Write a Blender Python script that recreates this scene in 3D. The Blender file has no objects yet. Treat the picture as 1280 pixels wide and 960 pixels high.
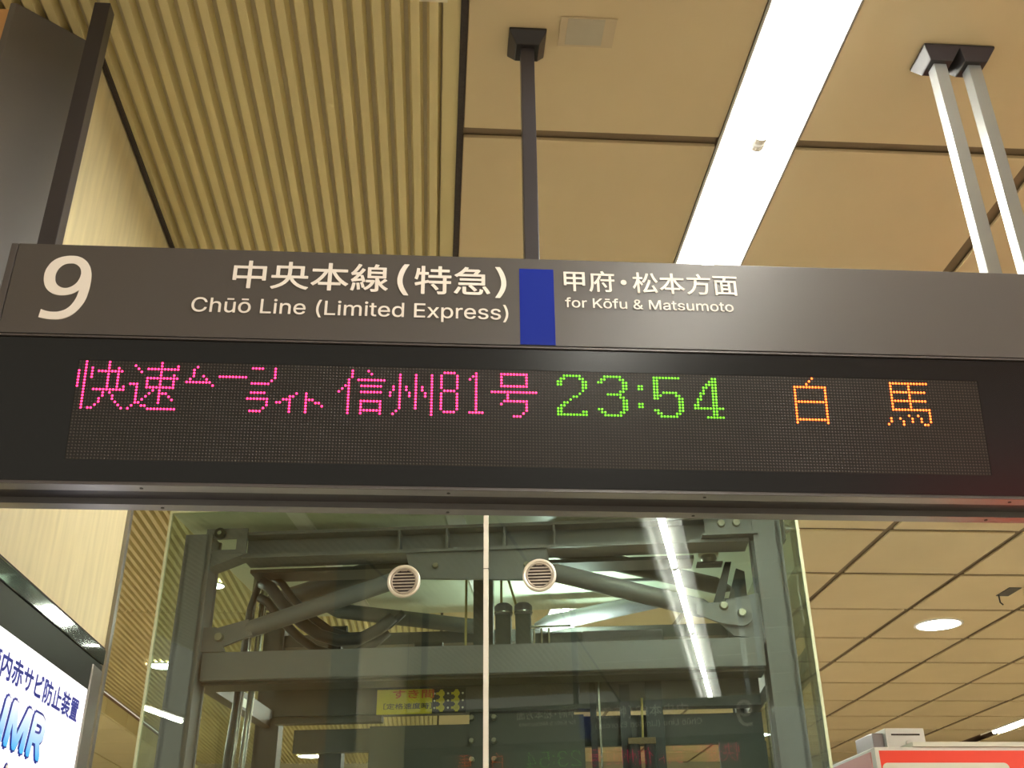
import bpy, math, random
from mathutils import Matrix, Vector
random.seed(4)
S = bpy.context.scene
COL = S.collection
rad = math.radians

# ---------------------------------------------------------------- camera, world, exposure
pitch, roll, yaw = rad(27.63), rad(-0.66), rad(4.24)
fw = Vector((math.sin(yaw)*math.cos(pitch), math.cos(yaw)*math.cos(pitch), math.sin(pitch)))
rt = Vector((math.cos(yaw), -math.sin(yaw), 0)); up = rt.cross(fw)
cx = rt*math.cos(roll) + up*math.sin(roll); cy = up*math.cos(roll) - rt*math.sin(roll)
cd = bpy.data.cameras.new('camera'); cam = bpy.data.objects.new('camera', cd); COL.objects.link(cam)
m = Matrix((cx, cy, -fw)).transposed().to_4x4(); m.translation = (0, 0, 1.6); cam.matrix_world = m
cd.sensor_width = 36; cd.lens = 37.28; cd.clip_start = 0.02; cd.clip_end = 200
S.camera = cam
W = bpy.data.worlds.new('world'); S.world = W; W.use_nodes = True
bg = W.node_tree.nodes['Background']; bg.inputs[0].default_value = (1, .91, .72, 1); bg.inputs[1].default_value = 0.24
S.view_settings.view_transform = 'Standard'; S.view_settings.look = 'None'
S.view_settings.exposure = 1.5; S.view_settings.gamma = 1; S.view_settings.use_curve_mapping = False
TUBE = 38.0       # radiance of the fluorescent tubes

# ---------------------------------------------------------------- materials
def mat(name, col, rough=.5, metal=0, emit=None, es=0, noise=0, nscale=20, stretch=(1,1,1), spec=None, bump=0, coat=0):
    m = bpy.data.materials.new(name); m.use_nodes = True
    nt = m.node_tree; b = nt.nodes['Principled BSDF']
    b.inputs['Base Color'].default_value = (*col, 1); b.inputs['Roughness'].default_value = rough; b.inputs['Metallic'].default_value = metal
    if spec is not None: b.inputs['Specular IOR Level'].default_value = spec
    if coat: b.inputs['Coat Weight'].default_value = coat; b.inputs['Coat Roughness'].default_value = .12
    if emit: b.inputs['Emission Color'].default_value = (*emit, 1); b.inputs['Emission Strength'].default_value = es
    if noise or bump:
        tc = nt.nodes.new('ShaderNodeTexCoord'); mp = nt.nodes.new('ShaderNodeMapping'); mp.inputs['Scale'].default_value = stretch
        ns = nt.nodes.new('ShaderNodeTexNoise'); ns.inputs['Scale'].default_value = nscale; ns.inputs['Detail'].default_value = 5
        nt.links.new(tc.outputs['Object'], mp.inputs[0]); nt.links.new(mp.outputs[0], ns.inputs['Vector'])
        if noise:
            mx = nt.nodes.new('ShaderNodeMix'); mx.data_type = 'RGBA'
            mx.inputs[6].default_value = (*[c*(1-noise) for c in col], 1); mx.inputs[7].default_value = (*[min(1, c*(1+noise)) for c in col], 1)
            nt.links.new(ns.outputs[0], mx.inputs[0]); nt.links.new(mx.outputs[2], b.inputs['Base Color'])
        if bump:
            bp = nt.nodes.new('ShaderNodeBump'); bp.inputs['Strength'].default_value = bump; bp.inputs['Distance'].default_value = .002
            nt.links.new(ns.outputs[0], bp.inputs['Height']); nt.links.new(bp.outputs[0], b.inputs['Normal'])
    return m
def glassmat(name, tint, refl=1.0, ior=1.5):
    m = bpy.data.materials.new(name); m.use_nodes = True; nt = m.node_tree; nt.nodes.clear()
    o = nt.nodes.new('ShaderNodeOutputMaterial'); mx = nt.nodes.new('ShaderNodeMixShader')
    t = nt.nodes.new('ShaderNodeBsdfTransparent'); t.inputs[0].default_value = (*tint, 1)
    g = nt.nodes.new('ShaderNodeBsdfGlossy'); g.inputs['Roughness'].default_value = 0.0; g.inputs[0].default_value = (refl, refl, refl, 1)
    f = nt.nodes.new('ShaderNodeFresnel'); ge = nt.nodes.new('ShaderNodeNewGeometry'); mi = nt.nodes.new('ShaderNodeMix')
    mi.inputs[2].default_value = ior; mi.inputs[3].default_value = 1/ior      # same reflectance on both faces of a pane
    nt.links.new(ge.outputs['Backfacing'], mi.inputs[0]); nt.links.new(mi.outputs[0], f.inputs[0])
    nt.links.new(f.outputs[0], mx.inputs[0]); nt.links.new(t.outputs[0], mx.inputs[1]); nt.links.new(g.outputs[0], mx.inputs[2]); nt.links.new(mx.outputs[0], o.inputs[0])
    return m
M = dict(
 panel=mat('panel_enamel', (.66,.548,.342), .42, noise=.05, nscale=3),
 panel_low=mat('panel_low_enamel', (.72,.66,.38), .42, noise=.05, nscale=3),
 rib=mat('rib_paint', (.66,.58,.31), .5, noise=.06, nscale=6, stretch=(4,.5,4)),
 ribback=mat('rib_backing', (.47,.415,.28), .7),
 rail=mat('rail_brown', (.22,.165,.10), .6),
 void=mat('void_dark', (.30,.20,.14), .8),
 grime_and_shade=mat('grimy_sealant_and_shade', (.045,.035,.03), .8, noise=.6, nscale=90),  # sealant, dark joints, and the painted shadow line on the wall
 white=mat('white_enamel', (.82,.82,.80), .4),
 trough=mat('trough_enamel', (.26,.26,.25), .45),
 tube=mat('tube_light', (1,1,1), .4, emit=(1,.97,.86), es=TUBE),
 tubeend=mat('tube_cap', (.75,.75,.73), .4),
 down=mat('downlight_glow', (1,1,1), .4, emit=(.97,1,.97), es=9),
 wall=mat('travertine', (.70,.62,.38), .45, noise=.26, nscale=4, stretch=(7,7,.8)),
 wallwarmlit=mat('warm_lit_stone', (.72,.40,.17), .5, noise=.12, nscale=5, stretch=(9,9,.9)),  # beige stone with the warm light mixed into its colour
 cladding=mat('grey_cladding', (.17,.165,.165), .38, .35, noise=.06, nscale=8),
 black=mat('black_paint', (.022,.020,.022), .35),
 polepaint=mat('pole_paint', (.06,.055,.062), .3, .3),
 steelpole=mat('brushed_pole', (.38,.40,.40), .28, .75),
 head=mat('header_grey', (.088,.078,.075), .36, bump=.12, nscale=500),
 headtrim=mat('header_trim', (.09,.08,.08), .35),
 letter=mat('letter_white', (.93,.86,.80), .5),
 blue=mat('line_blue', (.012,.028,.30), .6, spec=.1),
 bezel=mat('smoked_acrylic', (.004,.004,.005), .22, spec=.42),
 ledbase=mat('led_board', (.014,.0115,.010), .30, spec=.35),
 leddot=mat('led_unlit', (.048,.036,.029), .4),
 red=mat('led_red', (.4,.02,.05), .4, emit=(1,.022,.12), es=2.1),
 green=mat('led_green', (.2,.5,.05), .4, emit=(.15,1,.008), es=.5),
 orange=mat('led_orange', (.5,.2,.05), .4, emit=(1,.105,.012), es=1.9),
 alu=mat('aluminium_rail', (.28,.28,.29), .32, .6),
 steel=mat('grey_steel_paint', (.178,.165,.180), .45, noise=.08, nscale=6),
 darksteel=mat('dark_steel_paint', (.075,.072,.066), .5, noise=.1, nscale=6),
 hose=mat('rubber_hose', (.04,.04,.042), .35),
 chrome=mat('galvanised_pipe', (.55,.55,.52), .22, .9),
 brass=mat('brass_rod', (.40,.32,.12), .4, .6),
 bolt=mat('bolt_metal', (.35,.32,.26), .35, .8),
 cream=mat('cream_plastic', (.70,.66,.52), .4),
 whitebar=mat('white_strip', (.78,.74,.66), .4),
 ventring=mat('vent_ring', (.75,.70,.60), .3, .4),
 ventslat=mat('vent_slat', (.42,.36,.30), .4, .2),
 edge=mat('glass_edge', (.62,.70,.48), .3),
 yellow=mat('yellow_plate', (.55,.46,.02), .5),
 redprint=mat('red_print', (.55,.10,.02), .5),
 darkprint=mat('dark_print', (.07,.06,.04), .5),
 kred=mat('kiosk_red', (.85,.06,.03), .4, emit=(.85,.06,.03), es=.05),
 kredsheen=mat('kiosk_red_sheen', (.80,.36,.36), .4),  # side of the red band, paled by reflected light put into the colour
 kcream=mat('kiosk_cream', (.80,.80,.70), .4),
 kwhite=mat('kiosk_white', (.80,.79,.76), .35),
 screen=mat('backlit_screen', (.9,.9,.9), .3, emit=(.96,.93,1), es=.36),
 inkblue=mat('ink_blue', (.02,.03,.30), .5, emit=(.03,.05,.42), es=.05),
 boardframe=mat('board_frame', (.018,.020,.017), .4, spec=.25),
 glossblack=mat('gloss_black', (.02,.022,.02), .05, spec=.9, coat=.6),
 boardmetal=mat('board_metal', (.30,.29,.27), .3, .7),
 floor=mat('floor_tile', (.52,.44,.32), .4, noise=.08, nscale=2),
 plastic=glassmat('clear_film', (.93,.90,.84), .5, 1.35),
 paper=mat('pale_label', (.70,.68,.52), .5),
 glass=glassmat('tower_glass', (.875,.95,.90), .95, 1.50),
 sideglass=glassmat('side_glass', (.93,.97,.94), .9, 1.35),
 greyglass=glassmat('grey_side_glass', (.72,.80,.79), .9, 1.5),
 lightblock=mat('light_block_paint', (.34,.30,.20), .6),
 roof=mat('roof_lining', (.55,.60,.48), .35),
 flood=mat('flood_glow', (1,1,1), .4, emit=(.85,1,.9), es=80),
 sheenred=mat('sheen_red', (.7,.05,.05), .4, emit=(1,.05,.07), es=.8),
)
# gradient ink of the large letters (printed colour runs from pale to cyan)
def gradient():
    m = bpy.data.materials.new('letter_gradient'); m.use_nodes = True; nt = m.node_tree; b = nt.nodes['Principled BSDF']
    tc = nt.nodes.new('ShaderNodeTexCoord'); sp = nt.nodes.new('ShaderNodeSeparateXYZ'); cr = nt.nodes.new('ShaderNodeValToRGB')
    nt.links.new(tc.outputs['Generated'], sp.inputs[0]); nt.links.new(sp.outputs[2], cr.inputs[0])
    cr.color_ramp.elements[0].color = (.03,.42,.95,1); cr.color_ramp.elements[1].color = (.85,.93,1,1)
    nt.links.new(cr.outputs[0], b.inputs['Base Color']); nt.links.new(cr.outputs[0], b.inputs['Emission Color']); b.inputs['Emission Strength'].default_value = .14
    return m
M['grad'] = gradient()

# ---------------------------------------------------------------- mesh helpers
class MB:
    def __init__(s, T=None): s.v = []; s.f = []; s.T = T
    def add(s, vs, fs):
        n = len(s.v)
        for p in vs:
            p = Vector(p); s.v.append(s.T @ p if s.T else p)
        s.f += [tuple(i+n for i in f) for f in fs]; return s
    def box(s, x0, x1, y0, y1, z0, z1):
        return s.add([(x0,y0,z0),(x1,y0,z0),(x1,y1,z0),(x0,y1,z0),(x0,y0,z1),(x1,y0,z1),(x1,y1,z1),(x0,y1,z1)],
                     [(0,3,2,1),(4,5,6,7),(0,1,5,4),(1,2,6,5),(2,3,7,6),(3,0,4,7)])
    def prism(s, pts, axis, a, b):
        """pts in the two other axes (order xy / xz / yz), extruded from a to b along axis"""
        def P(p, w): return {'x': (w,p[0],p[1]), 'y': (p[0],w,p[1]), 'z': (p[0],p[1],w)}[axis]
        n = len(pts); vs = [P(p,a) for p in pts] + [P(p,b) for p in pts]
        fs = [tuple(range(n)), tuple(range(2*n-1, n-1, -1))] + [(i, (i+1)%n, (i+1)%n+n, i+n) for i in range(n)]
        return s.add(vs, fs)
    def tube(s, pts, r, n=14, caps=True):
        pts = [Vector(p) for p in pts]; rs = r if isinstance(r, (list, tuple)) else [r]*len(pts)
        vs = []; fs = []; ref = None
        for i, p in enumerate(pts):
            d = (pts[min(i+1, len(pts)-1)] - pts[max(i-1, 0)]).normalized()
            if ref is None: ref = Vector((0,0,1)) if abs(d.z) < .9 else Vector((1,0,0))
            u = d.cross(ref).normalized(); w = u.cross(d); ref = w
            for k in range(n):
                a = 2*math.pi*k/n; vs.append(p + (u*math.cos(a) + w*math.sin(a))*rs[i])
        for i in range(len(pts)-1):
            for k in range(n):
                fs.append((i*n+k, i*n+(k+1)%n, (i+1)*n+(k+1)%n, (i+1)*n+k))
        if caps: fs += [tuple(range(n-1,-1,-1)), tuple(range((len(pts)-1)*n, len(pts)*n))]
        return s.add(vs, fs)
    def build(s, name, m, parent=None, smooth=False, bevel=0, **props):
        me = bpy.data.meshes.new(name); me.from_pydata([tuple(v) for v in s.v], [], s.f)
        me.materials.append(M[m] if isinstance(m, str) else m); me.validate(); 
        import bmesh
        b = bmesh.new(); b.from_mesh(me); bmesh.ops.recalc_face_normals(b, faces=b.faces)
        if bevel: bmesh.ops.bevel(b, geom=list(b.edges), offset=bevel, segments=2, affect='EDGES', clamp_overlap=True, profile=.7)
        b.to_mesh(me); b.free()
        if smooth:
            for p in me.polygons: p.use_smooth = len(p.vertices) == 4
        o = bpy.data.objects.new(name, me); COL.objects.link(o)
        if parent: put(o, parent)
        for k, v in props.items(): o[k] = v
        return o
def put(o, parent):
    o.parent = parent; o.matrix_parent_inverse = world_of(parent).inverted()
def world_of(o):
    w = Matrix.LocRotScale(o.location, o.rotation_euler, o.scale)
    return (world_of(o.parent) @ o.matrix_parent_inverse @ w) if o.parent else w
def thing(name, label, cat, loc=(0,0,0), group=None):
    o = bpy.data.objects.new(name, None); COL.objects.link(o); o.location = loc; o['label'] = label; o['category'] = cat
    if group: o['group'] = group
    return o
def struct(name, loc=(0,0,0)):
    o = bpy.data.objects.new(name, None); COL.objects.link(o); o.location = loc; o['kind'] = 'structure'; return o
def tag(o, label, cat, group=None):
    o['label'] = label; o['category'] = cat
    if group: o['group'] = group
    return o
def inst(src, name, loc, parent):
    o = bpy.data.objects.new(name, src.data); COL.objects.link(o); o.location = loc
    if parent: put(o, parent)
    return o
FONT = None
try:      # the plain sans that ships with Blender; the built-in font stands in if it is absent
    FONT = bpy.data.fonts.load(bpy.utils.system_resource('DATAFILES') + '/fonts/Inter.woff2')
except Exception: FONT = None
def glyph_mesh(text, offset=0.0, shear=0.0, res=5):
    """flat letters in their own xy plane, overlapping strokes filled together"""
    from mathutils.geometry import delaunay_2d_cdt
    c = bpy.data.curves.new('lettering', 'FONT'); c.body = text; c.size = 1; c.shear = shear
    if FONT and all(ord(ch) < 0x250 for ch in text): c.font = FONT
    o = bpy.data.objects.new('lettering_source', c); COL.objects.link(o)
    dg = bpy.context.evaluated_depsgraph_get(); cu = o.evaluated_get(dg).to_curve(dg)
    loops = []
    for sp in cu.splines:
        pts = []; bp = sp.bezier_points; n = len(bp)
        for i in range(n):
            p0, p1 = bp[i], bp[(i+1) % n]; A, Bc, Cc, D = p0.co, p0.handle_right, p1.handle_left, p1.co
            straight = (Bc-A).cross(D-A).length < 1e-6 and (Cc-A).cross(D-A).length < 1e-6
            for k in range(1 if straight else res):
                t = k/res; q = A*(1-t)**3 + Bc*3*t*(1-t)**2 + Cc*3*t*t*(1-t) + D*t**3
                if not pts or (Vector((q.x,q.y))-pts[-1]).length > 1e-5: pts.append(Vector((q.x, q.y)))
        if len(pts) > 2: loops.append(pts)
    o.to_curve_clear() if hasattr(o, 'to_curve_clear') else None
    bpy.data.objects.remove(o); bpy.data.curves.remove(c)
    # group the outlines glyph by glyph (outlines whose boxes overlap), then keep every triangle inside by winding
    box = lambda L: (min(p.x for p in L), max(p.x for p in L), min(p.y for p in L), max(p.y for p in L))
    groups = []
    for L in loops:
        b = box(L); hit = [g for g in groups if any(b[0] <= q[1] and b[1] >= q[0] and b[2] <= q[3] and b[3] >= q[2] for _, q in g)]
        new = [(L, b)]
        for g in hit: new += g; groups.remove(g)
        groups.append(new)
    V = []; F = []
    for g in groups:
        Ls = [L for L, _ in g]; vs = []; es = []
        for L in Ls:
            n0 = len(vs); vs += L; es += [(n0+i, n0+(i+1) % len(L)) for i in range(len(L))]
        ov, oe, of, *_ = delaunay_2d_cdt(vs, es, [], 0, 1e-6)
        def wind(p):
            w = 0
            for L in Ls:
                for i in range(len(L)):
                    a, b = L[i], L[(i+1) % len(L)]
                    if (a.y <= p.y) != (b.y <= p.y):
                        x = a.x + (p.y-a.y)*(b.x-a.x)/(b.y-a.y)
                        if x > p.x: w += 1 if b.y > a.y else -1
            return w
        n0 = len(V); V += [(v.x, v.y, 0) for v in ov]
        for f in of:
            m_ = sum((ov[i] for i in f), Vector((0,0)))/len(f)
            if wind(m_) != 0: F.append(tuple(i+n0 for i in f))
    me = bpy.data.meshes.new('lettering'); me.from_pydata(V, [], F)
    import bmesh
    b = bmesh.new(); b.from_mesh(me); bmesh.ops.delete(b, geom=[v for v in b.verts if not v.link_faces], context='VERTS'); b.to_mesh(me); b.free()
    return me
_a = glyph_mesh('中中'); _x = sorted(v.co.x for v in _a.vertices); _b = glyph_mesh('中'); ADV = max(v.co.x for v in _a.vertices)-max(v.co.x for v in _b.vertices)
def lettering(text, box, T, m, parent, offset=.0, shear=0, depth=.0015, cap=None, name='lettering', bold=0):
    """box = (x0, x1, z0, z1) in the sign plane. cap: box z-range is baseline..cap height instead of full outline. T maps (x, y=outwards, z)"""
    me = glyph_mesh(text, offset, shear); nf = len(me.polygons); wide = len(text) > 1 and not shear and all(ord(ch) > 0x2fff for ch in text)
    cells = [min(len(text)-1, max(0, int(sum(me.vertices[i].co.x for i in f.vertices)/len(f.vertices)/ADV))) for f in me.polygons] if wide else None
    xs = [v.co.x for v in me.vertices]; ys = [v.co.y for v in me.vertices]
    x0, x1, y0, y1 = min(xs), max(xs), min(ys), max(ys)
    if cap:
        hm = glyph_mesh('H'); y0, y1 = 0.0, max(v.co.y for v in hm.vertices)
    sx = (box[1]-box[0])/(x1-x0); sz = (box[3]-box[2])/(y1-y0)
    for v in me.vertices:
        p = Vector((box[0]+(v.co.x-x0)*sx, -depth, box[2]+(v.co.y-y0)*sz)); v.co = T @ p
    if bold:
        import bmesh
        b = bmesh.new(); ax = (T.to_3x3() @ Vector((1,0,0))); az = (T.to_3x3() @ Vector((0,0,1))); ay = (T.to_3x3() @ Vector((0,-1,0)))
        for k, (i, j) in enumerate(((0,0),(1,0),(-1,0),(0,1),(0,-1),(.7,.7),(-.7,.7),(.7,-.7),(-.7,-.7))):
            c2 = me.copy(); c2.transform(Matrix.Translation(ax*i*bold + az*j*bold + ay*k*.00012)); b.from_mesh(c2); bpy.data.meshes.remove(c2)
        b.to_mesh(me); b.free()
    if cells:      # every character becomes a part of its own
        import bmesh
        for k in range(len(text)):
            mk = me.copy(); b = bmesh.new(); b.from_mesh(mk); b.faces.ensure_lookup_table()
            bmesh.ops.delete(b, geom=[f for f in b.faces if cells[f.index % nf] != k], context='FACES'); b.to_mesh(mk); b.free()
            mk.materials.append(M[m]); o = bpy.data.objects.new('character', mk); COL.objects.link(o); put(o, parent)
        return
    me.materials.clear(); me.materials.append(M[m]); 
    o = bpy.data.objects.new(name, me); COL.objects.link(o); put(o, parent); return o

# ================================================================ ceiling of flat panels
ZC = 4.0
ceil = struct('ceiling', (3, 8, ZC))
xb = [(.052,.915), (1.195,2.040), (2.076,2.985), (3.019,3.905), (3.94,4.825), (4.86,5.735), (5.77,6.65), (6.685,7.395), (7.665,8.56), (8.595,9.49)]
yj = [2.765 + .9485*k for k in range(-6, 16)]
panel_src = {}
for i, (a, b) in enumerate(xb):
    if i > 1: a += .009
    if 0 < i < len(xb)-3: b -= .009
    for j in range(len(yj)-1):
        w = round(b-a, 4); g = .025 if j != 99 else .02
        key = w
        if key not in panel_src:
            o = MB().box(0, w, 0, .9485-2*g, 0, .014).build('ceiling_panel', 'panel', None, bevel=.003); panel_src[key] = o
            o.location = (a, yj[j]+g, ZC); put(o, ceil)
        else: o = inst(panel_src[key], 'ceiling_panel', (a, yj[j]+g, ZC), ceil)
        o.location.z += random.uniform(-.0015, .0015)
MB().box(.0,9.6,-3,17.2,ZC+.085,ZC+.10).build('plenum_board', 'void', ceil)
# thin carrier rails that show in the joints
b_ = MB()
for y in yj: b_.box(.05, .915, y-.04, y+.04, ZC+.020, ZC+.03).box(1.195, 7.39, y-.04, y+.04, ZC+.020, ZC+.03)
for k in range(1, 6): b_.box(xb[k][1]-.02, xb[k+1][0]+.02, -3, 17.2, ZC+.018, ZC+.028)
b_.build('carrier_rail', 'rail', ceil)
# edge trim beside the ribbed ceiling
MB().box(.030,.050,-3,17.2,ZC-.004,ZC+.05).build('trim_1', 'grime_and_shade')['kind'] = 'structure'

# ---- ribbed ceiling: every rib its own slat
rc = struct('ceiling_ribbed', (-1.8, 8, ZC))
prof = [(0,0),(.0255,0),(.0345,.030),(-.0085,.030)]
segs = [(-1.5, 8.72), (8.745, 17.2)]
P = .0556
for s, (a, b) in enumerate(segs):
    src = MB().prism(prof, 'y', 0, b-a).build('slat', 'rib', None)
    src.location = (-.062, a, ZC); put(src, rc)
    for k in range(1, 63): inst(src, 'slat', (-.062-P*k, a, ZC), rc)
MB().box(-3.58,.03,-1.5,17.2,ZC+.030,ZC+.045).build('backing_sheet', 'ribback', rc)
MB().box(-.022,.029,-1.5,17.2,ZC+.004,ZC+.03).build('edge_strip', 'rib', rc)

# ---- lower ceiling of the hall beyond the wall
ZL = 3.815
lc = struct('ceiling_lower', (-6, 13, ZL))
src = None
for i in range(6):
    for j in range(10):
        x = -3.60-.83*(i+1)+.02; y = 8.73+.88*j
        if src is None: src = MB().box(0,.80,0,.862,0,.03).build('ceiling_panel', 'panel_low', None, bevel=.004); src.location = (x,y,ZL); put(src, lc)
        else: inst(src, 'ceiling_panel', (x,y,ZL), lc)
MB().box(-8.7,-3.6,8.7,17.6,ZL+.04,ZL+.06).build('plenum_board', 'void', lc)
f_ = struct('trim_2', (-3.59, 12, ZL))
src = None
for j in range(11):
    y = 7.63+.905*j
    if src is None: src = MB().box(0,.02,0,.89,0,.17).build('fascia_panel', 'panel_low', None); src.location = (-3.60,y,ZL); put(src, f_)
    else: inst(src, 'fascia_panel', (-3.60,y,ZL), f_)
MB().box(-3.62,-3.60,5,17.6,ZL+.17,ZC+.03).build('shadow_gap', 'void', f_)

# ---- floor
w_ = MB().box(-9,10,17.3,17.4,0,4.2).build('wall_back_block', 'lightblock'); w_['kind'] = 'structure'  # end wall added to block ambient light from the far ceiling
w_ = MB().box(10,10.1,4,17.4,0,4.2).build('wall_right_block', 'lightblock'); w_['kind'] = 'structure'  # side wall added likewise, keeping ambient light off the far panels
fl = MB().box(-9,10,-9,18,-.05,0).build('floor', 'floor'); fl['kind'] = 'structure'

# ---- left wall block with the grey chamfered corner
wl = MB().prism([(-1.07,2.44),(-1.24,2.300),(-1.26,2.300),(-1.26,3.53),(-1.07,3.53)][::-1], 'z', 0, ZC).build('wall_left', 'wall'); wl['kind'] = 'structure'
c_ = MB().prism([(-1.066,2.436),(-1.07,2.444),(-1.075,2.448),(-1.262,2.301),(-1.262,2.284),(-1.245,2.284)], 'z', 0, ZC-.002).build('corner_cladding', 'cladding', wl)
MB().box(-2.3,-1.27,2.31,3.53,0,ZC).build('wall_front', 'wallwarmlit')['kind'] = 'structure'
MB().prism([(-1.072,3.515),(-1.058,3.515),(-1.058,3.545),(-1.26,3.545),(-1.26,3.532),(-1.072,3.532)], 'z', 0, ZC-.002).build('corner_strip', 'boardmetal', wl)
MB().box(-1.066,-1.052,2.46,3.53,ZC-.012,ZC+.02).build('painted_shadow_line', 'grime_and_shade', wl)  # dark strip painted as the shadow line along the wall top

# ================================================================ fluorescent rows
def light_row(x0, x1, ya, yb, label, name='fluorescent_light_row', ph=0.0, inner='trough'):
    t = thing(name, label, 'ceiling light', ((x0+x1)/2, (ya+yb)/2, ZC), 'recessed fluorescent light rows')
    w = x1-x0; c = x0+w*.52
    # white trough
    pr = [(x0+.035,ZC+.006),(x0+.05,ZC+.075),(x1-.02,ZC+.075),(x1-.003,ZC+.0),(x1+.003,ZC+.0),(x1-.012,ZC+.083),(x0+.042,ZC+.083),(x0+.028,ZC+.006)]
    MB().prism(pr, 'y', ya, yb).build('trough', inner, t)
    MB().prism([(x0+.001,ZC-.016),(x0+.034,ZC-.001),(x0+.034,ZC+.003),(x0+.001,ZC+.010)], 'y', ya, yb).build('edge_lip', 'white', t)
    y = ya+.0+ph; L = .9485*2-.002
    while y+L <= yb+.1:
        o = MB().tube([(c,y+.03,ZC+.014),(c,y+L-.03,ZC+.014)], .024, 14).build('tube', 'tube', t, smooth=True)
        for ya_, yb2, yc in ((y+.005,y+.03,y+.0),(y+L-.03,y+L-.005,y+L-.022)):
            MB().tube([(c,ya_,ZC+.014),(c,yb2,ZC+.014)], .0255, 14).box(c-.012,c+.012,yc,yc+.022,ZC+.03,ZC+.078).build('socket', 'tubeend', o)
        y += .9485*2
    return t
light_row(.920, 1.190, yj[0], 17.0, 'long recessed fluorescent light row crossing above the hanging sign, between beige panels')
light_row(7.40, 7.66, yj[0], 14.5, 'distant fluorescent light row at the far right beyond the red and white booth', ph=.25, inner='white')
t = thing('fluorescent_light', 'single short fluorescent tube light under the low ceiling beyond the stone wall', 'ceiling light', (-4.7,-.3,3.78))
o = MB().tube([(-4.7,-.72,3.78),(-4.7,.06,3.78)], .022, 12).build('tube', 'tube', t, smooth=True)
MB().box(-4.75,-4.65,-.75,.1,3.805,3.84).build('housing', 'white', t)

t = thing('fluorescent_light', 'unseen long fluorescent tube light added behind the stone wall to brighten the low ceiling', 'ceiling light', (-5.3,8,3.78))  # added tubes, hidden by the wall, that brighten the side hall's low ceiling
for k in range(4): MB().tube([(-5.3,4.2+1.9*k,3.78),(-5.3,6.05+1.9*k,3.78)], .022, 12).build('tube', 'tube', t, smooth=True)
MB().box(-5.35,-5.25,4.1,11.8,3.805,3.84).build('housing', 'white', t)

# ---- round downlights
for x, y, r, lab in ((4.37,8.90,.19,'round downlight glowing in the beige panels to the right of the glass tower'),
                     (.75,12.23,.15,'round downlight seen through the glass just right of the white seam strip'),
                     (-1.70,7.95,.09,'small round downlight in the ribbed ceiling seen inside the top left of the glass tower'),
                     (-2.66,10.65,.14,'round downlight in the ribbed ceiling behind the left edge of the glass tower'),
                     (-1.81,16.4,.17,'most distant round downlight low behind the dark cross bar in the tower'),
                     (4.34,14.52,.16,'round downlight behind the right steel post low in the tower')):
    t = thing('downlight', lab, 'ceiling light', (x,y,ZC), 'round downlights')
    n = 28; ring = MB(); vs = []
    for k in range(n):
        a = 2*math.pi*k/n
        for rr, zz in ((r*1.08,.0),(r*1.08,-.008),(r*.96,-.010),(r*.95,.0)): vs.append((x+rr*math.cos(a), y+rr*math.sin(a), ZC+zz-.0015))
    fs = [(4*k+q, 4*((k+1)%n)+q, 4*((k+1)%n)+(q+1)%4, 4*k+(q+1)%4) for k in range(n) for q in range(4)]
    ring.add(vs, fs).build('rim', 'white', t, smooth=True)
    MB().tube([(x,y,ZC-.002),(x,y,ZC-.006)], r*.955, n).build('lens', 'down', t)

# ================================================================ hanging departure sign
XL, XR, YF, YC = -1.06, 1.60, 2.22, 2.352
sign = thing('hanging_departure_sign', 'long grey hanging station sign with platform number and a lit dot matrix departure display', 'sign', ((XL+XR)/2, YC, 2.515))
tilt = rad(8.2); zt, zb = 2.862, 2.517
yb_ = YF + math.tan(tilt)*(zt-zb)
YB = 2*YC-YF; ybb = 2*YC-yb_
MB().box(XL+.018,XR-.018,YF,YB,2.872,3.124).build('header_case', 'head', sign, bevel=.002)
for a, b in ((XL,XL+.0165),(XR-.0165,XR)):
    MB().box(a,b,YF-.001,YB+.001,2.872,3.1235).build('end_cap', 'headtrim', sign, bevel=.003)
MB().prism([(YF+.006,zt+.008),(yb_+.004,zb+.012),(ybb-.004,zb+.012),(YB-.006,zt+.008)], 'x', XL, XR).build('display_case', 'black', sign)
MB().box(XL-.001,XR+.001,YF-.003,YF+.02,2.8630,2.8675).build('joint_rail', 'headtrim', sign)
MB().box(XL,XR,YF+.004,YF+.02,2.8675,2.8722).build('joint_rail', 'black', sign)
MB().box(XL,XR,YB-.02,YB-.004,2.8630,2.8722).build('joint_rail', 'headtrim', sign)
# underside rails
for k, (a, b) in enumerate(((yb_+.002,yb_+.040),(ybb-.040,ybb-.002))):
    r_ = MB().box(XL,XR,a,b,zb-.003,zb+.012).build('bottom_rail', 'alu', sign)
    for x in (-.675 if k == 0 else -.655, .02, .62, 1.36):
        MB().tube([(x,(a+b)/2,zb-.0045),(x,(a+b)/2,zb)], .0042, 8).build('screw', 'black', r_)
MB().box(XL,XR,yb_-.001,yb_+.002,zb-.004,zb+.020).build('lower_lip', 'headtrim', sign)

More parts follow.
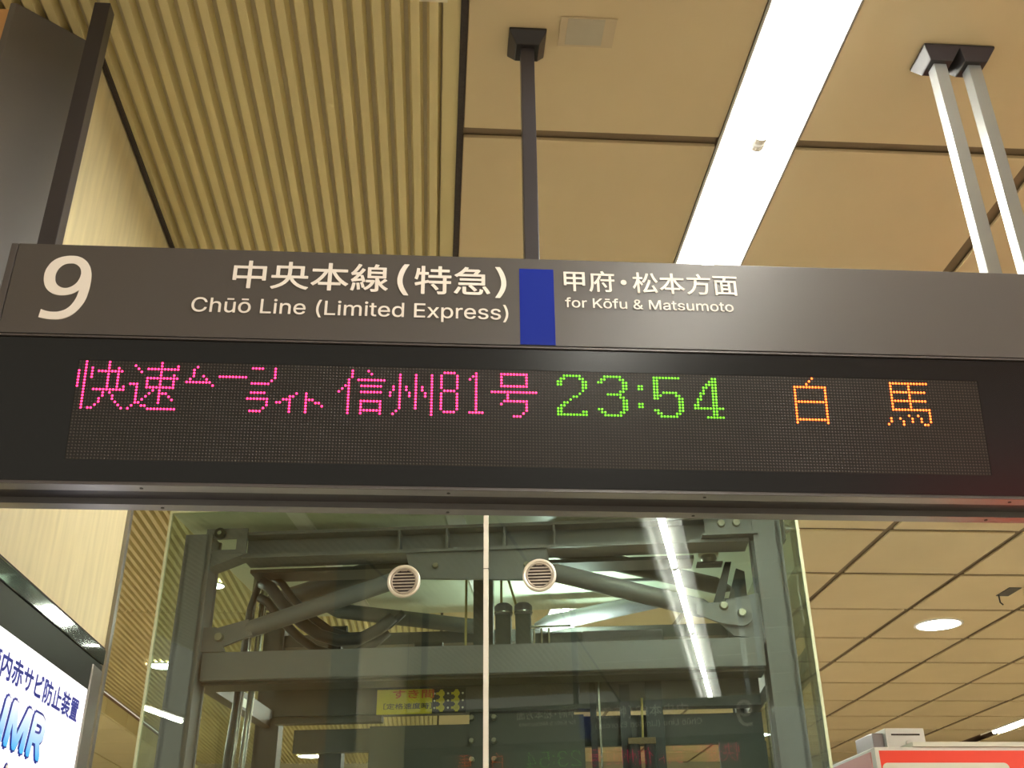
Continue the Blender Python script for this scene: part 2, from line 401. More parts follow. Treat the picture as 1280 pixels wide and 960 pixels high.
NINE_O = [(-9569,29144),(-9551,29369),(-9427,29324),(-9249,29302),(-9081,29330),(-8942,29418),(-8850,29554),(-8792,29721),(-8761,29934),(-8863,29848),(-8971,29797),(-9122,29768),(-9280,29782),(-9429,29852),(-9548,29967),(-9624,30131),(-9651,30273),(-9653,30417),(-9614,30576),(-9533,30725),(-9413,30827),(-9265,30886),(-9090,30907),(-8927,30886),(-8773,30801),(-8650,30659),(-8573,30480),(-8539,30312),(-8528,30121),(-8537,29882),(-8574,29645),(-8656,29444),(-8779,29266),(-8932,29150),(-9096,29099),(-9249,29094),(-9405,29108)]
NINE_I = [(-9100,30687),(-9224,30658),(-9325,30562),(-9384,30403),(-9383,30259),(-9338,30117),(-9245,30020),(-9130,29976),(-9007,29997),(-8903,30072),(-8834,30182),(-8800,30327),(-8805,30447),(-8852,30567),(-8935,30649),(-9011,30683)]
def nine(T, parent):
    c = bpy.data.curves.new('platform_number', 'CURVE'); c.dimensions = '2D'; c.fill_mode = 'BOTH'; c.resolution_u = 5; c.extrude = .001
    for L, sharp in ((NINE_O, (0,1,8)), (NINE_I, ())):
        sp = c.splines.new('BEZIER'); sp.bezier_points.add(len(L)-1); sp.use_cyclic_u = True
        for k, (x, z) in enumerate(L):
            bp = sp.bezier_points[k]; bp.co = (x/1e4, z/1e4, 0)
            ht = 'VECTOR' if k in sharp else 'AUTO'; bp.handle_left_type = bp.handle_right_type = ht
    o = bpy.data.objects.new('nine_source', c); COL.objects.link(o)
    me = bpy.data.meshes.new_from_object(o.evaluated_get(bpy.context.evaluated_depsgraph_get())); bpy.data.objects.remove(o)
    for v in me.vertices: v.co = T @ Vector((v.co.x, -.0015 if v.co.z > 0 else .0004, v.co.y))
    me.materials.append(M['letter']); q = bpy.data.objects.new('platform_number', me); COL.objects.link(q); put(q, parent); return q

# ---- dot matrix texts: row -> runs of lit columns
def runs(d):
    out = set()
    for r, s in d.items():
        for tk in s.split():
            a, _, b = tk.partition('-'); b = b or a
            for c in range(int(a), int(b)+1): out.add((c, r))
    return out
def bm(x0, rows):
    return {(x0+i, r) for r, s in enumerate(rows.split('/')) for i, ch in enumerate(s) if ch == '#'}
RED = bm(0, '..#......#/..#......#/..#.#....#..#/#.#.#.########/#.#.#....#..#/#.#.#....#..#/#.#......#..#/#.#......#..#/#.#......#..#.#/..#..##########/..#.....#.#/..#.....#..#/..#....#...#/..#....#....#/..#...#......#/..#.##........#')
RED |= bm(16, '.........#/.#.......#....#/..#..##########/...#.....#/.........#...#/.....##########/.....#...#...#/###..#...#...#/..#..#########/..#....#.#/..#...#..###/..#..#...#..#/..#.#....#...#/..##.....#/.#..##/#.....#########')
RED |= runs({1:'36 53-56 60',2:'35 60',3:'35 60',4:'35 38 43-51 60',5:'34 39 59',6:'33-40 53-58',7:'41',9:'53-57 67 70',10:'65-66 70',11:'52-58 63-65 70-72',12:'58 61-62 65 70 73-74',13:'58 65 70 75',14:'57 65 70',15:'53-56 65 70'})
RED |= runs({1:'84 89',2:'84 90',3:'84',4:'83 86-94',5:'83',6:'82-83 87-93',7:'81 83',8:'80 83 87-93',9:'83',10:'83',11:'83 87-93',12:'83 87 93',13:'83 87 93',14:'83 87-93',15:'83 87 93'})
v3 = ' 99 104 109'
RED |= runs({2:v3,3:v3,4:v3,5:v3,6:'97 101 106'+v3,7:'97 101 106'+v3,8:'96 102 107'+v3,9:'96 102 107'+v3,10:v3,11:v3,12:v3,13:v3,14:'98 109',15:'97 109'})
RED |= runs({1:'113-116 123 131-139',2:'112 117 122-123 131 139',3:'112 117 121 123 131 139',4:'112 117 123 131 139',5:'112 117 123 131-139',6:'112 117 123',7:'113-116 123 128-142',8:'112 117 123 133',9:'112 117 123 133',10:'112 117 123 132-139',11:'112 117 123 131 139',12:'112 117 123 139',13:'112 117 123 139',14:'113-116 121-125 138',15:'135-137'})
G = {1:'151-156 164-169 180-188 199-200',2:'150-151 156-157 163-164 169-170 180-181 198-200',3:'149-150 157-158 162-163 170-171 180-181 197-200',4:'149-150 157-158 170-171 175-176 180-181 196-197 199-200',5:'157-158 170-171 175-176 180-181 196 199-200',6:'157 169-170 180-181 183-187 195-196 199-200',7:'156 165-169 180-182 187-188 195 199-200',8:'154-155 169-170 180-181 188-189 194-195 199-200',9:'153 170-171 188-189 194 199-200',10:'151-152 170-171 175-176 188-189 193-194 199-200',11:'150-151 170-171 175-176 188-189 193-202',12:'149-150 162-163 170-171 180-181 188-189 199-200',13:'149-150 157-158 163-164 169-170 181-182 187-188 199-200',14:'149-158 164-169 182-187 197-202'}
GREEN = runs(G)
s2 = '226 236 '
ORANGE = runs({0:'232',1:'231 258-270',2:'230 258 264',3:'226-236 258 264',4:s2+'258-269',5:s2+'258 264',6:s2+'258 264',7:s2+'258-269',8:'226-236 258 264',9:s2+'258 264',10:s2+'258-270',11:s2+'270',12:s2+'263 266 270',13:s2+'257 260 264 267 270',14:'226-236 257 261 264 267 270',15:s2+'256 261 268-269'})

def sign_side(R):
    # printed header
    F = R @ Matrix.Translation((0, YF, 0))
    nine(F, sign)
    for txt, box, bo in (('中央本線', (-.517,-.140,3.012,3.091), .0011), ('(', (-.1165,-.089,3.004,3.094), .0008), ('特急', (-.074,.112,3.010,3.091), .0011), (')', (.126,.1525,3.004,3.094), .0008),
                     ('甲府', (.298,.425,3.030,3.091), .0008), ('・', (.4415,.456,3.0525,3.067), .0005), ('松本方面', (.472,.739,3.030,3.091), .0008)):
        lettering(txt, box, F, 'letter', sign, bold=bo)
    lettering('Chūō Line (Limited Express)', (-.606,.157,2.9415,2.981), F, 'letter', sign, cap=.727, bold=.00045)
    lettering('for Kōfu & Matsumoto', (.299,.722,2.9825,3.0095), F, 'letter', sign, cap=.727, bold=.00045)
    MB(F).box(.186,.272,-.0012,.001,2.8735,3.0925).build('line_colour_block', 'blue', sign)
    # tilted smoked cover with the dot matrix behind it
    D = R @ Matrix.Translation((0, YF+.002, zt)) @ Matrix(((1,0,0,0),(0,-math.cos(tilt),math.sin(tilt),0),(0,-math.sin(tilt),-math.cos(tilt),0),(0,0,0,1)))
    # in D space: x, y = outwards, z = down along the face
    H = (zt-zb)/math.cos(tilt)
    x0, z0, p = -.846, .0555, .0075
    w, h = 288*p, 32*p
    fr = MB(D)
    fr.box(XL,x0,0,.004,.003,H-.004).box(x0+w,XR,0,.004,.003,H-.004).box(x0,x0+w,0,.004,.003,z0).box(x0,x0+w,0,.004,z0+h,H-.004)
    fr.build('smoked_bezel', 'bezel', sign)
    scr = MB(D).box(x0,x0+w,-.001,.0030,z0,z0+h).build('dot_matrix_screen', 'ledbase', sign)
    lit = RED | GREEN | ORANGE
    # unlit lamps: low eight-cornered caps
    q = MB(D)
    def cap(mb, c, r, rr, hh, n):
        X = x0+(c+.5)*p; Z = z0+(r+.5)*p
        vs = [(X+rr*math.cos(2*math.pi*k/n+.4), .003, Z+rr*math.sin(2*math.pi*k/n+.4)) for k in range(n)] + [(X, .003+hh, Z)]
        mb.add(vs, [(k, (k+1)%n, n) for k in range(n)])
    for r in range(32):
        for c in range(288):
            if (c, r) not in lit: cap(q, c, r, .0026, .0008, 4)
    q.build('unlit_lamps', 'leddot', scr, kind='stuff')
    for nm, st, mm in (('red_lamps', RED, 'red'), ('green_lamps', GREEN, 'green'), ('orange_lamps', ORANGE, 'orange')):
        q = MB(D)
        for c, r in sorted(st): cap(q, c, r, .0029, .0016, 8)
        q.build(nm, mm, scr, kind='stuff')
sign_side(Matrix.Identity(4))
cm = ((XL+XR)/2)
sign_side(Matrix.Translation((cm, YC, 0)) @ Matrix.Rotation(math.pi, 4, 'Z') @ Matrix.Translation((-cm, -YC, 0)))

# poles with their ceiling sockets
def pole(x, y, pm, plab=None, s=.020, socket=True):
    o = MB().box(x-s,x+s,y-s,y+s,3.10,ZC-.03).build('pole', pm, sign, bevel=.0025)
    if plab: o['label'] = plab
    if not socket: return o
    a, b = .056, .034
    vs = [(x+dx*a, y+dy*a, ZC-.002) for dx,dy in ((-1,-1),(1,-1),(1,1),(-1,1))] + [(x+dx*a, y+dy*a, ZC-.010) for dx,dy in ((-1,-1),(1,-1),(1,1),(-1,1))] + [(x+dx*b, y+dy*b, ZC-.048) for dx,dy in ((-1,-1),(1,-1),(1,1),(-1,1))]
    fs = [(0,1,2,3),(11,10,9,8)] + [(k,(k+1)%4,(k+1)%4+4,k+4) for k in range(4)] + [(k+4,(k+1)%4+4,(k+1)%4+8,k+8) for k in range(4)]
    g = MB().add(vs, fs).build('ceiling_socket', 'black', sign, bevel=.003)
    return o
pole(-.988, 2.262, 'polepaint', 'dark pole at the left end', .022, socket=False)
pole(.230, 2.345, 'polepaint', 'dark pole near the middle')
pole(1.492, 2.335, 'steelpole', 'brushed grey pole')
pole(1.600, 2.335, 'steelpole', 'brushed grey pole beside the other one')

# film patch and small label on the ceiling
t = thing('film_patch', 'clear plastic film patch taped flat on the beige ceiling panel beside the middle pole', 'film', (.407,2.296,ZC-.003))
MB().box(.324,.490,2.240,2.354,ZC-.0045,ZC-.0030).build('film', mat('thin_film', (.60,.50,.34), .2), t)
MB().box(.345,.455,2.244,2.345,ZC-.0062,ZC-.0047).build('frosted_square', mat('frosted_film', (.50,.46,.36), .15), t, bevel=.0006)
tag(MB().box(-.092,-.010,2.10,2.207,ZC-.004,ZC-.001).build('ceiling_label', 'paper'), 'pale blank label stuck across the ribs at the top edge of the picture', 'label')

# ================================================================ advertising board on the left wall
bd = thing('advertising_board', 'backlit white advertising board in a dark frame on the stone wall', 'board', (-1.05, 2.8, 1.2))
xb_ = -1.030
MB().box(-1.069,xb_,1.70,3.395,1.10,2.362).build('frame', 'boardframe', bd, bevel=.003)
MB().box(-1.069,xb_+.001,1.70,3.400,2.3645,2.412).build('gloss_top_band', 'glossblack', bd, bevel=.003)
MB().box(-1.069,xb_-.002,1.70,3.400,2.412,2.418).build('top_trim', 'grime_and_shade', bd)
MB().box(xb_-.002,xb_+.0015,1.78,3.283,1.18,2.268).build('screen', 'screen', bd)
MB().prism([(xb_+.001,3.290),(xb_+.004,3.295),(xb_+.001,3.398),(-1.069,3.402),(-1.069,3.39),(xb_-.02,3.29)], 'z', 1.10, 2.345).build('side_strip', 'boardmetal', bd)
TB = Matrix.Translation((xb_+.0018,0,0)) @ Matrix.Rotation(math.pi/2, 4, 'Z')   # x -> +Y, outwards(-y) -> +X
lettering('配管内赤サビ防止装置', (2.452,3.222,2.163,2.224), TB, 'inkblue', bd, bold=.0018)
lettering('NMR', (2.585,2.975,2.028,2.124), TB, 'inkblue', bd, shear=.12, depth=.0008, bold=.0140)
lettering('NMR', (2.585,2.975,2.028,2.124), TB, 'grad', bd, shear=.12, depth=.0030, bold=.0070)
lettering('パイプテクター', (2.31,3.01,1.908,1.984), TB, 'inkblue', bd, shear=.1, depth=.0008, bold=.009)
lettering('パイプテクター', (2.31,3.01,1.908,1.984), TB, 'white', bd, shear=.1, depth=.0030, bold=.004)

# ================================================================ glass lift tower
TY = rad(8.2); tt = Vector((math.cos(TY), -math.sin(TY), 0)); nn = Vector((math.sin(TY), math.cos(TY), 0)); P0 = Vector((.3, 5.25, 0))
TT = Matrix(((tt.x,nn.x,0,P0.x),(tt.y,nn.y,0,P0.y),(0,0,1,0),(0,0,0,1)))   # local x=u along the front, y=w depth, z
def B(): return MB(TT)
tw = thing('glass_lift_tower', 'glass enclosed lift tower with a grey steel frame behind the hanging sign', 'lift tower', tuple(TT @ Vector((-.1,1,0))))
DEP = 2.15; ZT = 3.652; UL, UR = -1.765, 1.548
for a, b in ((UL+.012,-.068),(-.043,UR-.012)):
    B().box(a,b,0,.012,0,ZT).build('glass_pane', 'glass', tw)
B().box(UL,UL+.010,.014,DEP-.02,0,ZT).build('glass_pane', 'sideglass', tw)
B().box(UR-.010,UR,.014,DEP-.02,0,ZT).build('glass_pane', 'greyglass', tw)
rf = B().box(UL,UR,.02,DEP,ZT+.012,ZT+.04).build('roof_panel', 'roof', tw)
B().box(.40,.42,1.0,1.5,ZT-.004,ZT+.012).box(.40,.95,1.48,1.5,ZT-.004,ZT+.012).build('hatch_frame', 'steel', rf)
for u in (-1.15,-.30): B().box(u,u+.10,.03,DEP-.05,ZT+.004,ZT+.012).build('roof_seam', 'white', rf)
B().box(-.068,-.043,-.006,.020,0,ZT).build('seam_strip', 'whitebar', tw, bevel=.002)
B().box(-.070,-.041,-.007,.021,3.283,3.286).build('seam_joint', 'grime_and_shade', tw)
for a in (UL,UR-.011): B().box(a,a+.013,-.003,.013,0,ZT).build('glass_edge', 'edge', tw)
B().box(UL,UR,-.004,.014,ZT,ZT+.012).build('top_edge', 'edge', tw)
# vents
for k, (u, z) in enumerate(((-.4775,3.2305),(.2185,3.2385))):
    R_ = .086; n = 40
    v_ = MB(TT @ Matrix.Translation((u,-.004,z)))
    pr = [(R_,0),(R_,-.010),(R_*.93,-.017),(R_*.82,-.013),(R_*.79,-.006),(R_*.79,0)]
    vs = [(r*math.cos(2*math.pi*i/n), y, r*math.sin(2*math.pi*i/n)) for i in range(n) for r, y in pr]; L = len(pr)
    fs = [(i*L+q, ((i+1)%n)*L+q, ((i+1)%n)*L+(q+1)%L, i*L+(q+1)%L) for i in range(n) for q in range(L)]
    vent = v_.add(vs, fs).build('vent', 'ventring', tw, smooth=True)
    MB(TT @ Matrix.Translation((u,-.006,z))).tube([(0,0,0),(0,.002,0)], R_*.80, 32).build('vent_back', 'grime_and_shade', vent)
    for s in range(8):
        zz = (s-3.5)*.0165; hw = math.sqrt(max(0, (R_*.70)**2-zz*zz))
        MB(TT @ Matrix.Translation((u,-.011,z+zz))).add([(-hw,-.004,-.004),(hw,-.004,-.004),(hw,.004,.0045),(-hw,.004,.0045),(-hw,-.003,-.0065),(hw,-.003,-.0065),(hw,.005,.002),(-hw,.005,.002)],
            [(0,1,2,3),(7,6,5,4),(0,4,5,1),(1,5,6,2),(2,6,7,3),(3,7,4,0)]).build('vent_slat', 'ventslat', vent)
    rg = MB(TT @ Matrix.Translation((u,-.008,z))); n = 32
    vs = []; 
    for i in range(n):
        a = 2*math.pi*i/n
        for r, y in ((R_*.80,-.007),(R_*.69,-.007),(R_*.69,0),(R_*.80,0)): vs.append((r*math.cos(a), y, r*math.sin(a)))
    rg.add(vs, [(i*4+q, ((i+1)%n)*4+q, ((i+1)%n)*4+(q+1)%4, i*4+(q+1)%4) for i in range(n) for q in range(4)]).build('vent_collar', 'ventslat', vent, smooth=True)

# posts (front pair are H sections)
def hpost(u0, u1, w0, w1, z1, m='steel', name='steel_post'):
    t_ = .016
    q = B().box(u0,u1,w0,w0+t_,0,z1).box(u0,u1,w1-t_,w1,0,z1).box(u0+.01,u0+.03,w0,w1,0,z1).box(u1-.03,u1-.01,w0,w1,0,z1)
    return q.build(name, m, tw)
hpost(-1.742,-1.590,.20,.36,3.600); hpost(1.350,1.495,.20,.40,3.62)
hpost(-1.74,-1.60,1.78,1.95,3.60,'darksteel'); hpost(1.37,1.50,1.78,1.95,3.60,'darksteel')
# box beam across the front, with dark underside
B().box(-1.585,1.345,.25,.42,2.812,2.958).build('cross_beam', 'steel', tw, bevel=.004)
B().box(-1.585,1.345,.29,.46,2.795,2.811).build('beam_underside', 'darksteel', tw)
# I beam with stiffeners
ib = B().box(-1.43,1.33,.24,.36,3.600,3.618).box(-1.43,1.33,.24,.42,3.470,3.488).box(-1.43,1.33,.33,.345,3.488,3.600).build('i_beam', 'steel', tw)
for u in (-.565,-.300,.015,.285):
    B().box(u,u+.012,.245,.33,3.488,3.600).build('stiffener', 'steel', ib)
B().box(-1.43,1.05,.42,.60,3.44,3.46).build('lower_flange', 'darksteel', tw)
# left bracket and pin hole
br = B().box(-1.63,-1.40,.21,.23,3.575,3.632).box(-1.63,-1.43,.21,.23,3.488,3.51).box(-1.455,-1.40,.21,.23,3.49,3.60).build('corner_bracket', 'steel', tw)
B().tube([(-1.548,.185,3.600),(-1.548,.21,3.600)], .030, 20).build('pin', 'black', br)
B().tube([(-1.548,.178,3.600),(-1.548,.19,3.600)], .012, 12).build('pin_core', 'chrome', br)
B().prism([(-1.63,3.49),(-1.39,3.49),(-1.63,3.40)], 'y', .215, .34).build('haunch_plate', 'steel', tw)
br = B().box(1.10,1.37,.225,.24,3.505,3.62).build('corner_bracket', 'steel', tw)
for u in (1.19,1.27): B().tube([(u,.205,3.565),(u,.225,3.565)], [.018,.022], 12).build('bolt_head', 'bolt', br)
B().box(1.08,1.37,.18,.30,3.490,3.502).build('shelf_plate', 'steel', tw)
# gusset
gs = B().prism([(-.52,3.47),(-.48,3.33),(.20,3.30),(.27,3.34),(.25,3.47)], 'y', .26, .285).build('gusset_plate', 'steel', tw)
for u, z in ((-.355,3.395),(.14,3.385)): B().tube([(u,.245,z),(u,.26,z)], [.014,.018], 12).build('bolt_head', 'bolt', gs)
# diagonal braces
def brace(p, q, r, m='steel', name='diagonal_brace'):
    p = Vector(p); q = Vector(q); d = (q-p).normalized()
    return B().tube([p, p+d*.05, p+d*.09, q-d*.09, q-d*.05, q], [r*.35, r*.7, r, r, r*.7, r*.35], 18).build(name, m, tw, smooth=True)
brace((-.46,.30,3.372),(-1.44,.30,3.062),.047)
brace((.20,.30,3.372),(1.14,.30,3.105),.050)
def tongue(u, z, ang, r=.054, ln=.17, hw=.045, w=.262):
    """flattened end of a brace with a round eye at (u, z); ang = direction of the brace"""
    pts = [(u+r*math.cos(ang+math.pi/2+math.pi*k/10), z+r*math.sin(ang+math.pi/2+math.pi*k/10)) for k in range(11)]
    for s_ in (-1, 1): pts.append((u+ln*math.cos(ang)-s_*hw*math.sin(ang), z+ln*math.sin(ang)+s_*hw*math.cos(ang)))
    g = B().prism(pts, 'y', w, w+.022).build('brace_eye', 'steel', tw)
    B().tube([(u,w-.022,z),(u,w,z)], [.020,.026], 14).build('pin', 'bolt', g)
tongue(-1.508, 3.040, math.atan2(.31, .98))
g = B().prism([(1.02,3.14),(1.298,3.140),(1.302,3.07)] + [(1.245+.055*math.cos(t_), 3.065+.052*math.sin(t_)) for t_ in [-k*math.pi/16 for k in range(9)]] + [(1.14,3.030),(1.02,3.08)], 'y', .235, .255).build('pin_plate', 'steel', tw, bevel=.002)
for u, z in ((1.249,3.080),(1.160,3.120)): B().tube([(u,.213,z),(u,.235,z)], [.018,.024], 14).build('pin', 'bolt', g)
B().prism([(-1.60,2.965),(-1.60,3.095),(-1.53,3.095),(-1.47,2.965)], 'y', .26, .28).build('gusset_plate', 'steel', tw)
B().prism([(1.35,2.95),(1.35,3.19),(1.18,3.16),(1.12,3.06),(1.20,2.97)], 'y', .26, .28).build('gusset_plate', 'steel', tw)
# leaning plates at the upper right
B().prism([(1.345,3.42),(1.345,3.12),(1.20,3.14),(1.30,3.44)], 'y', .62, .66).build('leaning_plate', 'darksteel', tw)
B().prism([(1.27,3.46),(1.235,3.46),(1.125,3.17),(1.18,3.15)], 'y', .56, .60).build('leaning_bar', 'black', tw)
# rear and inner bracing
brace((-1.32,1.75,3.60),(-.22,1.75,3.44),.05,'darksteel'); brace((1.05,1.75,3.62),(.10,1.75,3.44),.055,'steel')
brace((-1.52,.95,3.40),(-.45,.62,3.60),.055,'darksteel'); brace((1.30,.95,3.42),(.24,.62,3.60),.05,'darksteel')
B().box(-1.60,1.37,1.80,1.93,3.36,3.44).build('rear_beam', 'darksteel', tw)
B().prism([(.36,0),(1.80,0),(1.80,.13),(.36,.13)], 'x', -1.72, -1.64)
for u in (-1.70,1.42):
    B().box(u,u+.07,.41,1.78,2.835,2.94).build('side_beam', 'darksteel', tw)
# centre column and rods
B().box(-.185,-.075,.60,.68,2.96,3.46).build('centre_column', 'darksteel', tw)
for u, v in ((-.226,.60),(-.030,.645)): B().tube([(u,v,2.96),(u,v,3.46)], .007, 8).build('thin_rod', 'brass', tw)
B().tube([(.0,.66,3.46),(.11,.66,3.08)], .007, 8).build('thin_rod', 'brass', tw)
B().box(-.315,.055,.47,.62,2.952,2.968).build('shelf_plate', 'steel', tw)
# dark housing below the beam, lower blocks
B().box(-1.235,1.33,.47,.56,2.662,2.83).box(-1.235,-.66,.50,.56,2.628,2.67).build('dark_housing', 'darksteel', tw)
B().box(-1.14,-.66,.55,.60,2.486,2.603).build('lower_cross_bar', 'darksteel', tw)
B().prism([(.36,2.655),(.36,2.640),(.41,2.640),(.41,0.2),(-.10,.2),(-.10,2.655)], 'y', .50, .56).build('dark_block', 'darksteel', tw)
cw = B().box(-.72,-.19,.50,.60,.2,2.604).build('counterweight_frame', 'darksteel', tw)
for z in (2.633,2.516,2.424):
    for u in (-.176,-.059): B().tube([(u,.46,z),(u,.50,z)], [.012,.016], 10).build('bolt_head', 'bolt', cw)
B().box(-.19,-.10,.49,.50,.2,2.79).build('guide_plate', 'darksteel', tw)
for a, b, z1 in ((.445,.478,2.80),(.600,.655,2.78),(.735,.822,2.79),(.49,.50,2.80)):
    B().box(a,b,.46,.50,.2,z1).build('guide_rail', 'black' if b-a > .02 else 'chrome', tw)
B().box(.41,1.34,.56,.60,2.487,2.640).build('reflection_backing', 'darksteel', tw)  # dark band added where the glass mirrors the hanging sign
B().box(-1.285,-1.14,1.70,1.80,0,2.72).box(-1.62,-1.56,1.70,1.80,0,2.88).build('inner_post', 'darksteel', tw)
B().box(1.10,1.34,.52,.56,.2,2.49).build('side_panel', 'darksteel', tw)

# things mounted inside the tower
sp = thing('clearance_notice', 'yellow notice plate with red and dark lettering mounted under the grey beam inside the tower', 'notice', tuple(TT @ Vector((-.45,.45,2.7))))
FT = TT @ Matrix.Translation((0,.455,0))
MB(FT).box(-.680,-.385,.0,.004,2.655,2.783).build('plate', 'yellow', sp)
lettering('すき間', (-.595,-.375,2.735,2.778), FT @ Matrix.Translation((0,-.001,0)), 'redprint', sp, bold=.001)
lettering('［定格速度時］', (-.642,-.385,2.680,2.710), FT @ Matrix.Translation((0,-.001,0)), 'darkprint', sp, bold=.0005)
MB(FT).box(-.383,-.205,-.001,.006,2.655,2.783).build('perforated_plate', 'black', sp)
for u in (-.335,-.255):
    g = MB(FT)
    for k in range(3):
        z = 2.682+k*.037; n = 10
        g.tube([(u,-.004,z),(u,-.001,z)], .017, n); g.box(u-.028,u+.01,-.004,-.001,z-.006,z+.006); g.box(u-.008,u+.008,-.0035,-.001,z-.02,z+.02)
    g.build('yellow_tooth', 'yellow', sp)
g = MB(FT)
for k in range(3):
    for u in (-.372,-.300,-.222): g.tube([(u,-.003,2.682+k*.037),(u,-.001,2.682+k*.037)], .0055, 8)
g.build('white_dot', 'cream', sp)

for k, (uu, lab) in enumerate(((-1.500,'dark corrugated cable conduit rising beside the left steel post in the tower'),)):
    tag(B().tube([(uu-.03,.64,0),(uu-.02,.64,2.5),(uu,.64,2.80),(uu+.02,.64,3.30),(uu+.06,.64,3.45)], .020, 10).build('cable_conduit', 'hose'), lab, 'conduit')
for u, lab in ((-1.485,'thinner bright vertical pipe nearest the left steel post in the tower'),(-1.428,'thicker bright vertical pipe beside the left steel post, right of its twin')):
    tag(B().tube([(u-.035,.68,0),(u-.02,.68,2.5),(u,.68,3.0),(u+.012,.68,3.50)], .016 if u < -1.45 else .020, 12).build('vertical_pipe', 'chrome', smooth=True), lab, 'pipe', 'bright vertical pipes')
t = thing('hose_bundle', 'bundle of black hoses sagging in a curve below the left diagonal brace inside the tower', 'hose', tuple(TT @ Vector((-1,.62,3.0))))
for k, (r, dx, dz) in enumerate(((.034,0,0),(.022,.045,.040),(.026,-.05,-.045))):
    raw = [(-1.385,3.41),(-1.33,3.38),(-1.25,3.28),(-1.13,3.17),(-1.03,3.10),(-.92,3.065),(-.80,3.07),(-.70,3.12),(-.62,3.19)]
    B().tube([(x+dx, .50+k*.07, z+dz) for x, z in raw], r, 12).build('flexible_hose', 'hose', t, smooth=True)
t = thing('shaft_flood_lamp', 'bright flood lamp behind the grey beam lighting the tower roof above the motor cylinders', 'lamp', tuple(TT @ Vector((.35,1.6,3.2))))
B().box(.22,.50,1.55,1.70,3.16,3.22).build('housing', 'darksteel', t, bevel=.006)
B().box(.24,.48,1.57,1.68,3.221,3.226).build('lens', 'flood', t)
B().box(.34,.38,1.62,1.66,3.0,3.16).build('bracket', 'darksteel', t)
for u, lab in ((-.012,'left of two upright motor cylinders on the steel beam, next to the white seam strip'),(.098,'right of two upright motor cylinders, under the right vent')):
    t = thing('solenoid_motor', lab, 'motor', tuple(TT @ Vector((u,.6,2.97))), 'upright motor cylinders')
    B().box(u-.042,u+.042,.52,.62,2.972,3.19).build('body', 'darksteel', t, bevel=.006)
    B().tube([(u,.57,3.19),(u,.57,3.20),(u,.57,3.245),(u,.57,3.26)], [.045,.05,.05,.035], 20).build('cap', 'steel', t)
    B().tube([(u,.57,3.205),(u,.57,3.212)], .052, 20).build('band', 'chrome', t)
t = thing('drive_unit', 'dark drive unit with thin pipes sitting on the grey beam below the bright light', 'machine', tuple(TT @ Vector((.25,.6,2.96))))
B().box(.15,.42,.55,.72,2.96,3.09).build('body', 'darksteel', t, bevel=.01)
B().box(.42,.86,.58,.72,2.96,3.10).build('cover', 'steel', t, bevel=.01)
for u in (.16,.20,.24): B().tube([(u,.50,2.96),(u,.50,3.10)], .006, 8).build('thin_pipe', 'chrome', t)
B().tube([(.14,.50,3.11),(.36,.50,3.11)], .006, 8).build('thin_pipe', 'chrome', t)
t = thing('bearing_block', 'dark block with round shaft end left of the centre column on the grey beam', 'machine', tuple(TT @ Vector((-.3,.55,2.96))))
B().box(-.55,-.20,.63,.70,2.96,3.05).build('body', 'darksteel', t, bevel=.02)
B().tube([(-.265,.60,3.02),(-.265,.63,3.02)], .022, 14).build('shaft_end', 'bolt', t)
B().box(-.52,-.36,.64,.69,3.05,3.08).build('cover', 'hose', t, bevel=.008)
t = thing('cable_clamp', 'dark upright clamp hooking the hoses left of the left vent', 'clamp', tuple(TT @ Vector((-1,.55,2.96))))
B().box(-1.03,-.955,.72,.77,2.96,3.19).build('body', 'black', t, bevel=.005)
B().tube([(-1.06,.745,3.19),(-.93,.745,3.19)], .022, 12).build('head', 'darksteel', t)
t = thing('lift_sensor', 'beige and black cylindrical sensor hanging near the right steel post', 'sensor', tuple(TT @ Vector((1.138,.6,3.4))))
B().tube([(1.138,.49,3.60),(1.138,.49,3.598),(1.138,.49,3.53)], [.03,.052,.052], 24).build('cap', 'black', t)
B().tube([(1.138,.49,3.53),(1.138,.49,3.475)], .056, 24).build('body', 'cream', t)
B().tube([(1.138,.49,3.475),(1.138,.49,3.455),(1.138,.49,3.435)], [.04,.045,.03], 20).build('base', 'bolt', t)
B().box(1.07,1.21,.46,.55,3.425,3.434).build('shelf', 'darksteel', t)
t = thing('rope_pulley', 'brown rope hitch with two black cylinders hanging low in the tower', 'pulley', tuple(TT @ Vector((.7,.5,2.48))))
B().box(.632,.772,.40,.44,2.470,2.502).build('yoke', mat('rusty_brown', (.16,.10,.05), .6, noise=.4, nscale=60), t, bevel=.004)
B().tube([(.708,.42,2.50),(.715,.42,2.70)], .006, 8).build('rod', 'brass', t)
for u in (.662,.741): B().tube([(u,.42,2.2),(u,.42,2.468)], .030, 16).build('cylinder', 'black', t)
t = thing('glass_clamp', 'chrome clamp stud holding the side glass at the top right of the tower', 'clamp', tuple(TT @ Vector((1.51,.1,3.5))))
B().tube([(1.504,.16,3.50),(1.520,.16,3.50),(1.537,.16,3.50)], [.024,.024,.016], 16).build('stud', 'chrome', t)
B().box(1.497,1.503,.12,.20,3.43,3.57).build('plate', 'darksteel', t)
tag(B().box(1.500,1.512,.30,.62,3.02,3.34).build('mirror_plate', 'chrome'), 'shiny narrow plate fixed behind the side glass right of the right steel post', 'plate')
t = tag(B().box(-1.6295,-1.626,1.05,1.25,2.85,2.90).build('switch_label', 'cream'), 'small white label on the dark side beam at the left inside the tower', 'label')

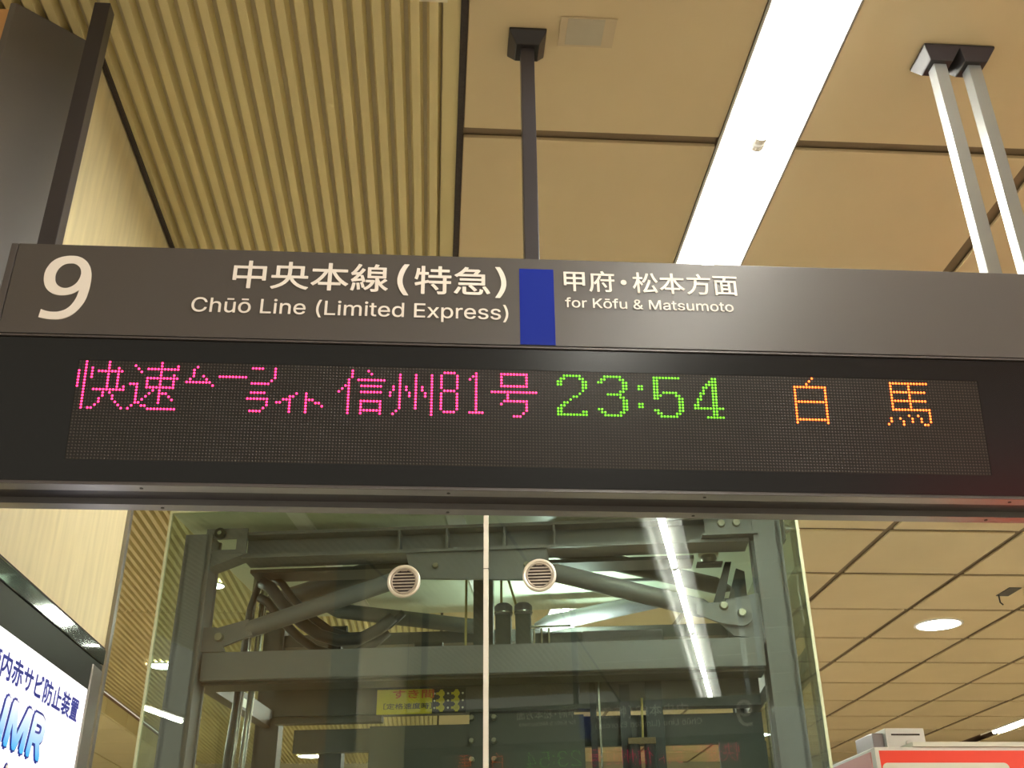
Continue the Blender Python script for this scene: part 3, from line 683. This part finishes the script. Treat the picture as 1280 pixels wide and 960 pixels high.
# ================================================================ red and white booth
kx, ky, kz = 2.435, 6.0, 2.530
k_ = thing('information_booth', 'white booth with a red band around its top at the right of the glass tower', 'booth', (3.4,6.6,0))
K = MB(); K.box(kx,4.6,ky,7.6,0,kz-.005); K.build('body', 'kwhite', k_, bevel=.006)
MB().box(kx+.22,4.62,ky-.015,6.19,kz-.004,kz+.02).build('top_slab', 'kcream', k_)
def rrect(x0,x1,z0,z1,r):
    pts = []
    for cx_, cz_, a0 in ((x1-r,z1-r,0),(x0+r,z1-r,90)):
        for k in range(7): a = rad(a0+15*k); pts.append((cx_+r*math.cos(a), cz_+r*math.sin(a)))
    return pts + [(x0,z0),(x1,z0)]
MB().box(kx+.022,4.5,ky-.006,ky,.2,2.505).build('red_band', 'kred', k_)
MB().prism(rrect(kx+.03,3.185,.2,2.440,.03), 'y', ky-.012, ky-.006).build('front_panel', 'kcream', k_)
MB().box(kx,kx+.022,ky-.010,ky,0,kz-.01).build('corner_post', 'kwhite', k_, bevel=.002)
MB().box(kx-.006,kx,ky+.05,7.55,2.412,2.505).build('side_band', 'kredsheen', k_)
MB().box(kx-.008,kx,ky+.05,7.55,.2,2.407).build('side_panel', 'kcream', k_)
cb = thing('junction_housing', 'small white housing box standing on top of the red banded booth', 'box', (2.72,6.3,kz))
MB().box(2.60,2.83,6.2,6.5,kz,2.660).build('body', 'kwhite', cb, bevel=.004)
MB().box(2.632,2.80,6.195,6.2,2.620,2.628).build('slot', 'grime_and_shade', cb)
MB().tube([(2.73,6.185,2.575),(2.73,6.2,2.575)], .020, 16).build('lens', 'tubeend', cb)
MB().box(2.53,2.597,6.23,6.5,kz,2.637).build('side_wing', 'alu', cb, bevel=.004)

# bracket under the ceiling at the right
hb = thing('ceiling_bracket', 'small hanging bracket with a hook below the beige ceiling at the right edge', 'bracket', (4.5,7.9,ZC))
MB().box(4.46,4.56,7.80,8.02,ZC-.008,ZC-.002).build('plate', 'darksteel', hb)
MB().box(4.56,4.66,7.78,7.80,ZC-.10,ZC-.008).build('flange', 'panel', hb)
MB().tube([(4.46,7.98,ZC-.01),(4.46,7.98,ZC-.07),(4.48,7.98,ZC-.09)], .006, 8).build('hook', 'black', hb)

# unseen lit red fascia, added for the red sheen in the smoked cover
t = thing('sheen_fascia', 'unseen red illuminated fascia added behind the viewer for the sheen on the sign', 'sign', (6.4,-6.5,2.6))
MB().box(5.0,8.4,-6.62,-6.5,2.55,3.35).build('case', 'kwhite', t)
MB().box(5.03,8.37,-6.5,-6.49,2.58,3.32).build('face', 'sheenred', t)
MB().box(4.9,5.0,-6.7,-6.4,0,3.6).box(8.4,8.5,-6.7,-6.4,0,3.6).box(4.9,8.5,-6.7,-6.4,3.36,3.6).build('portal', 'kwhite', t)
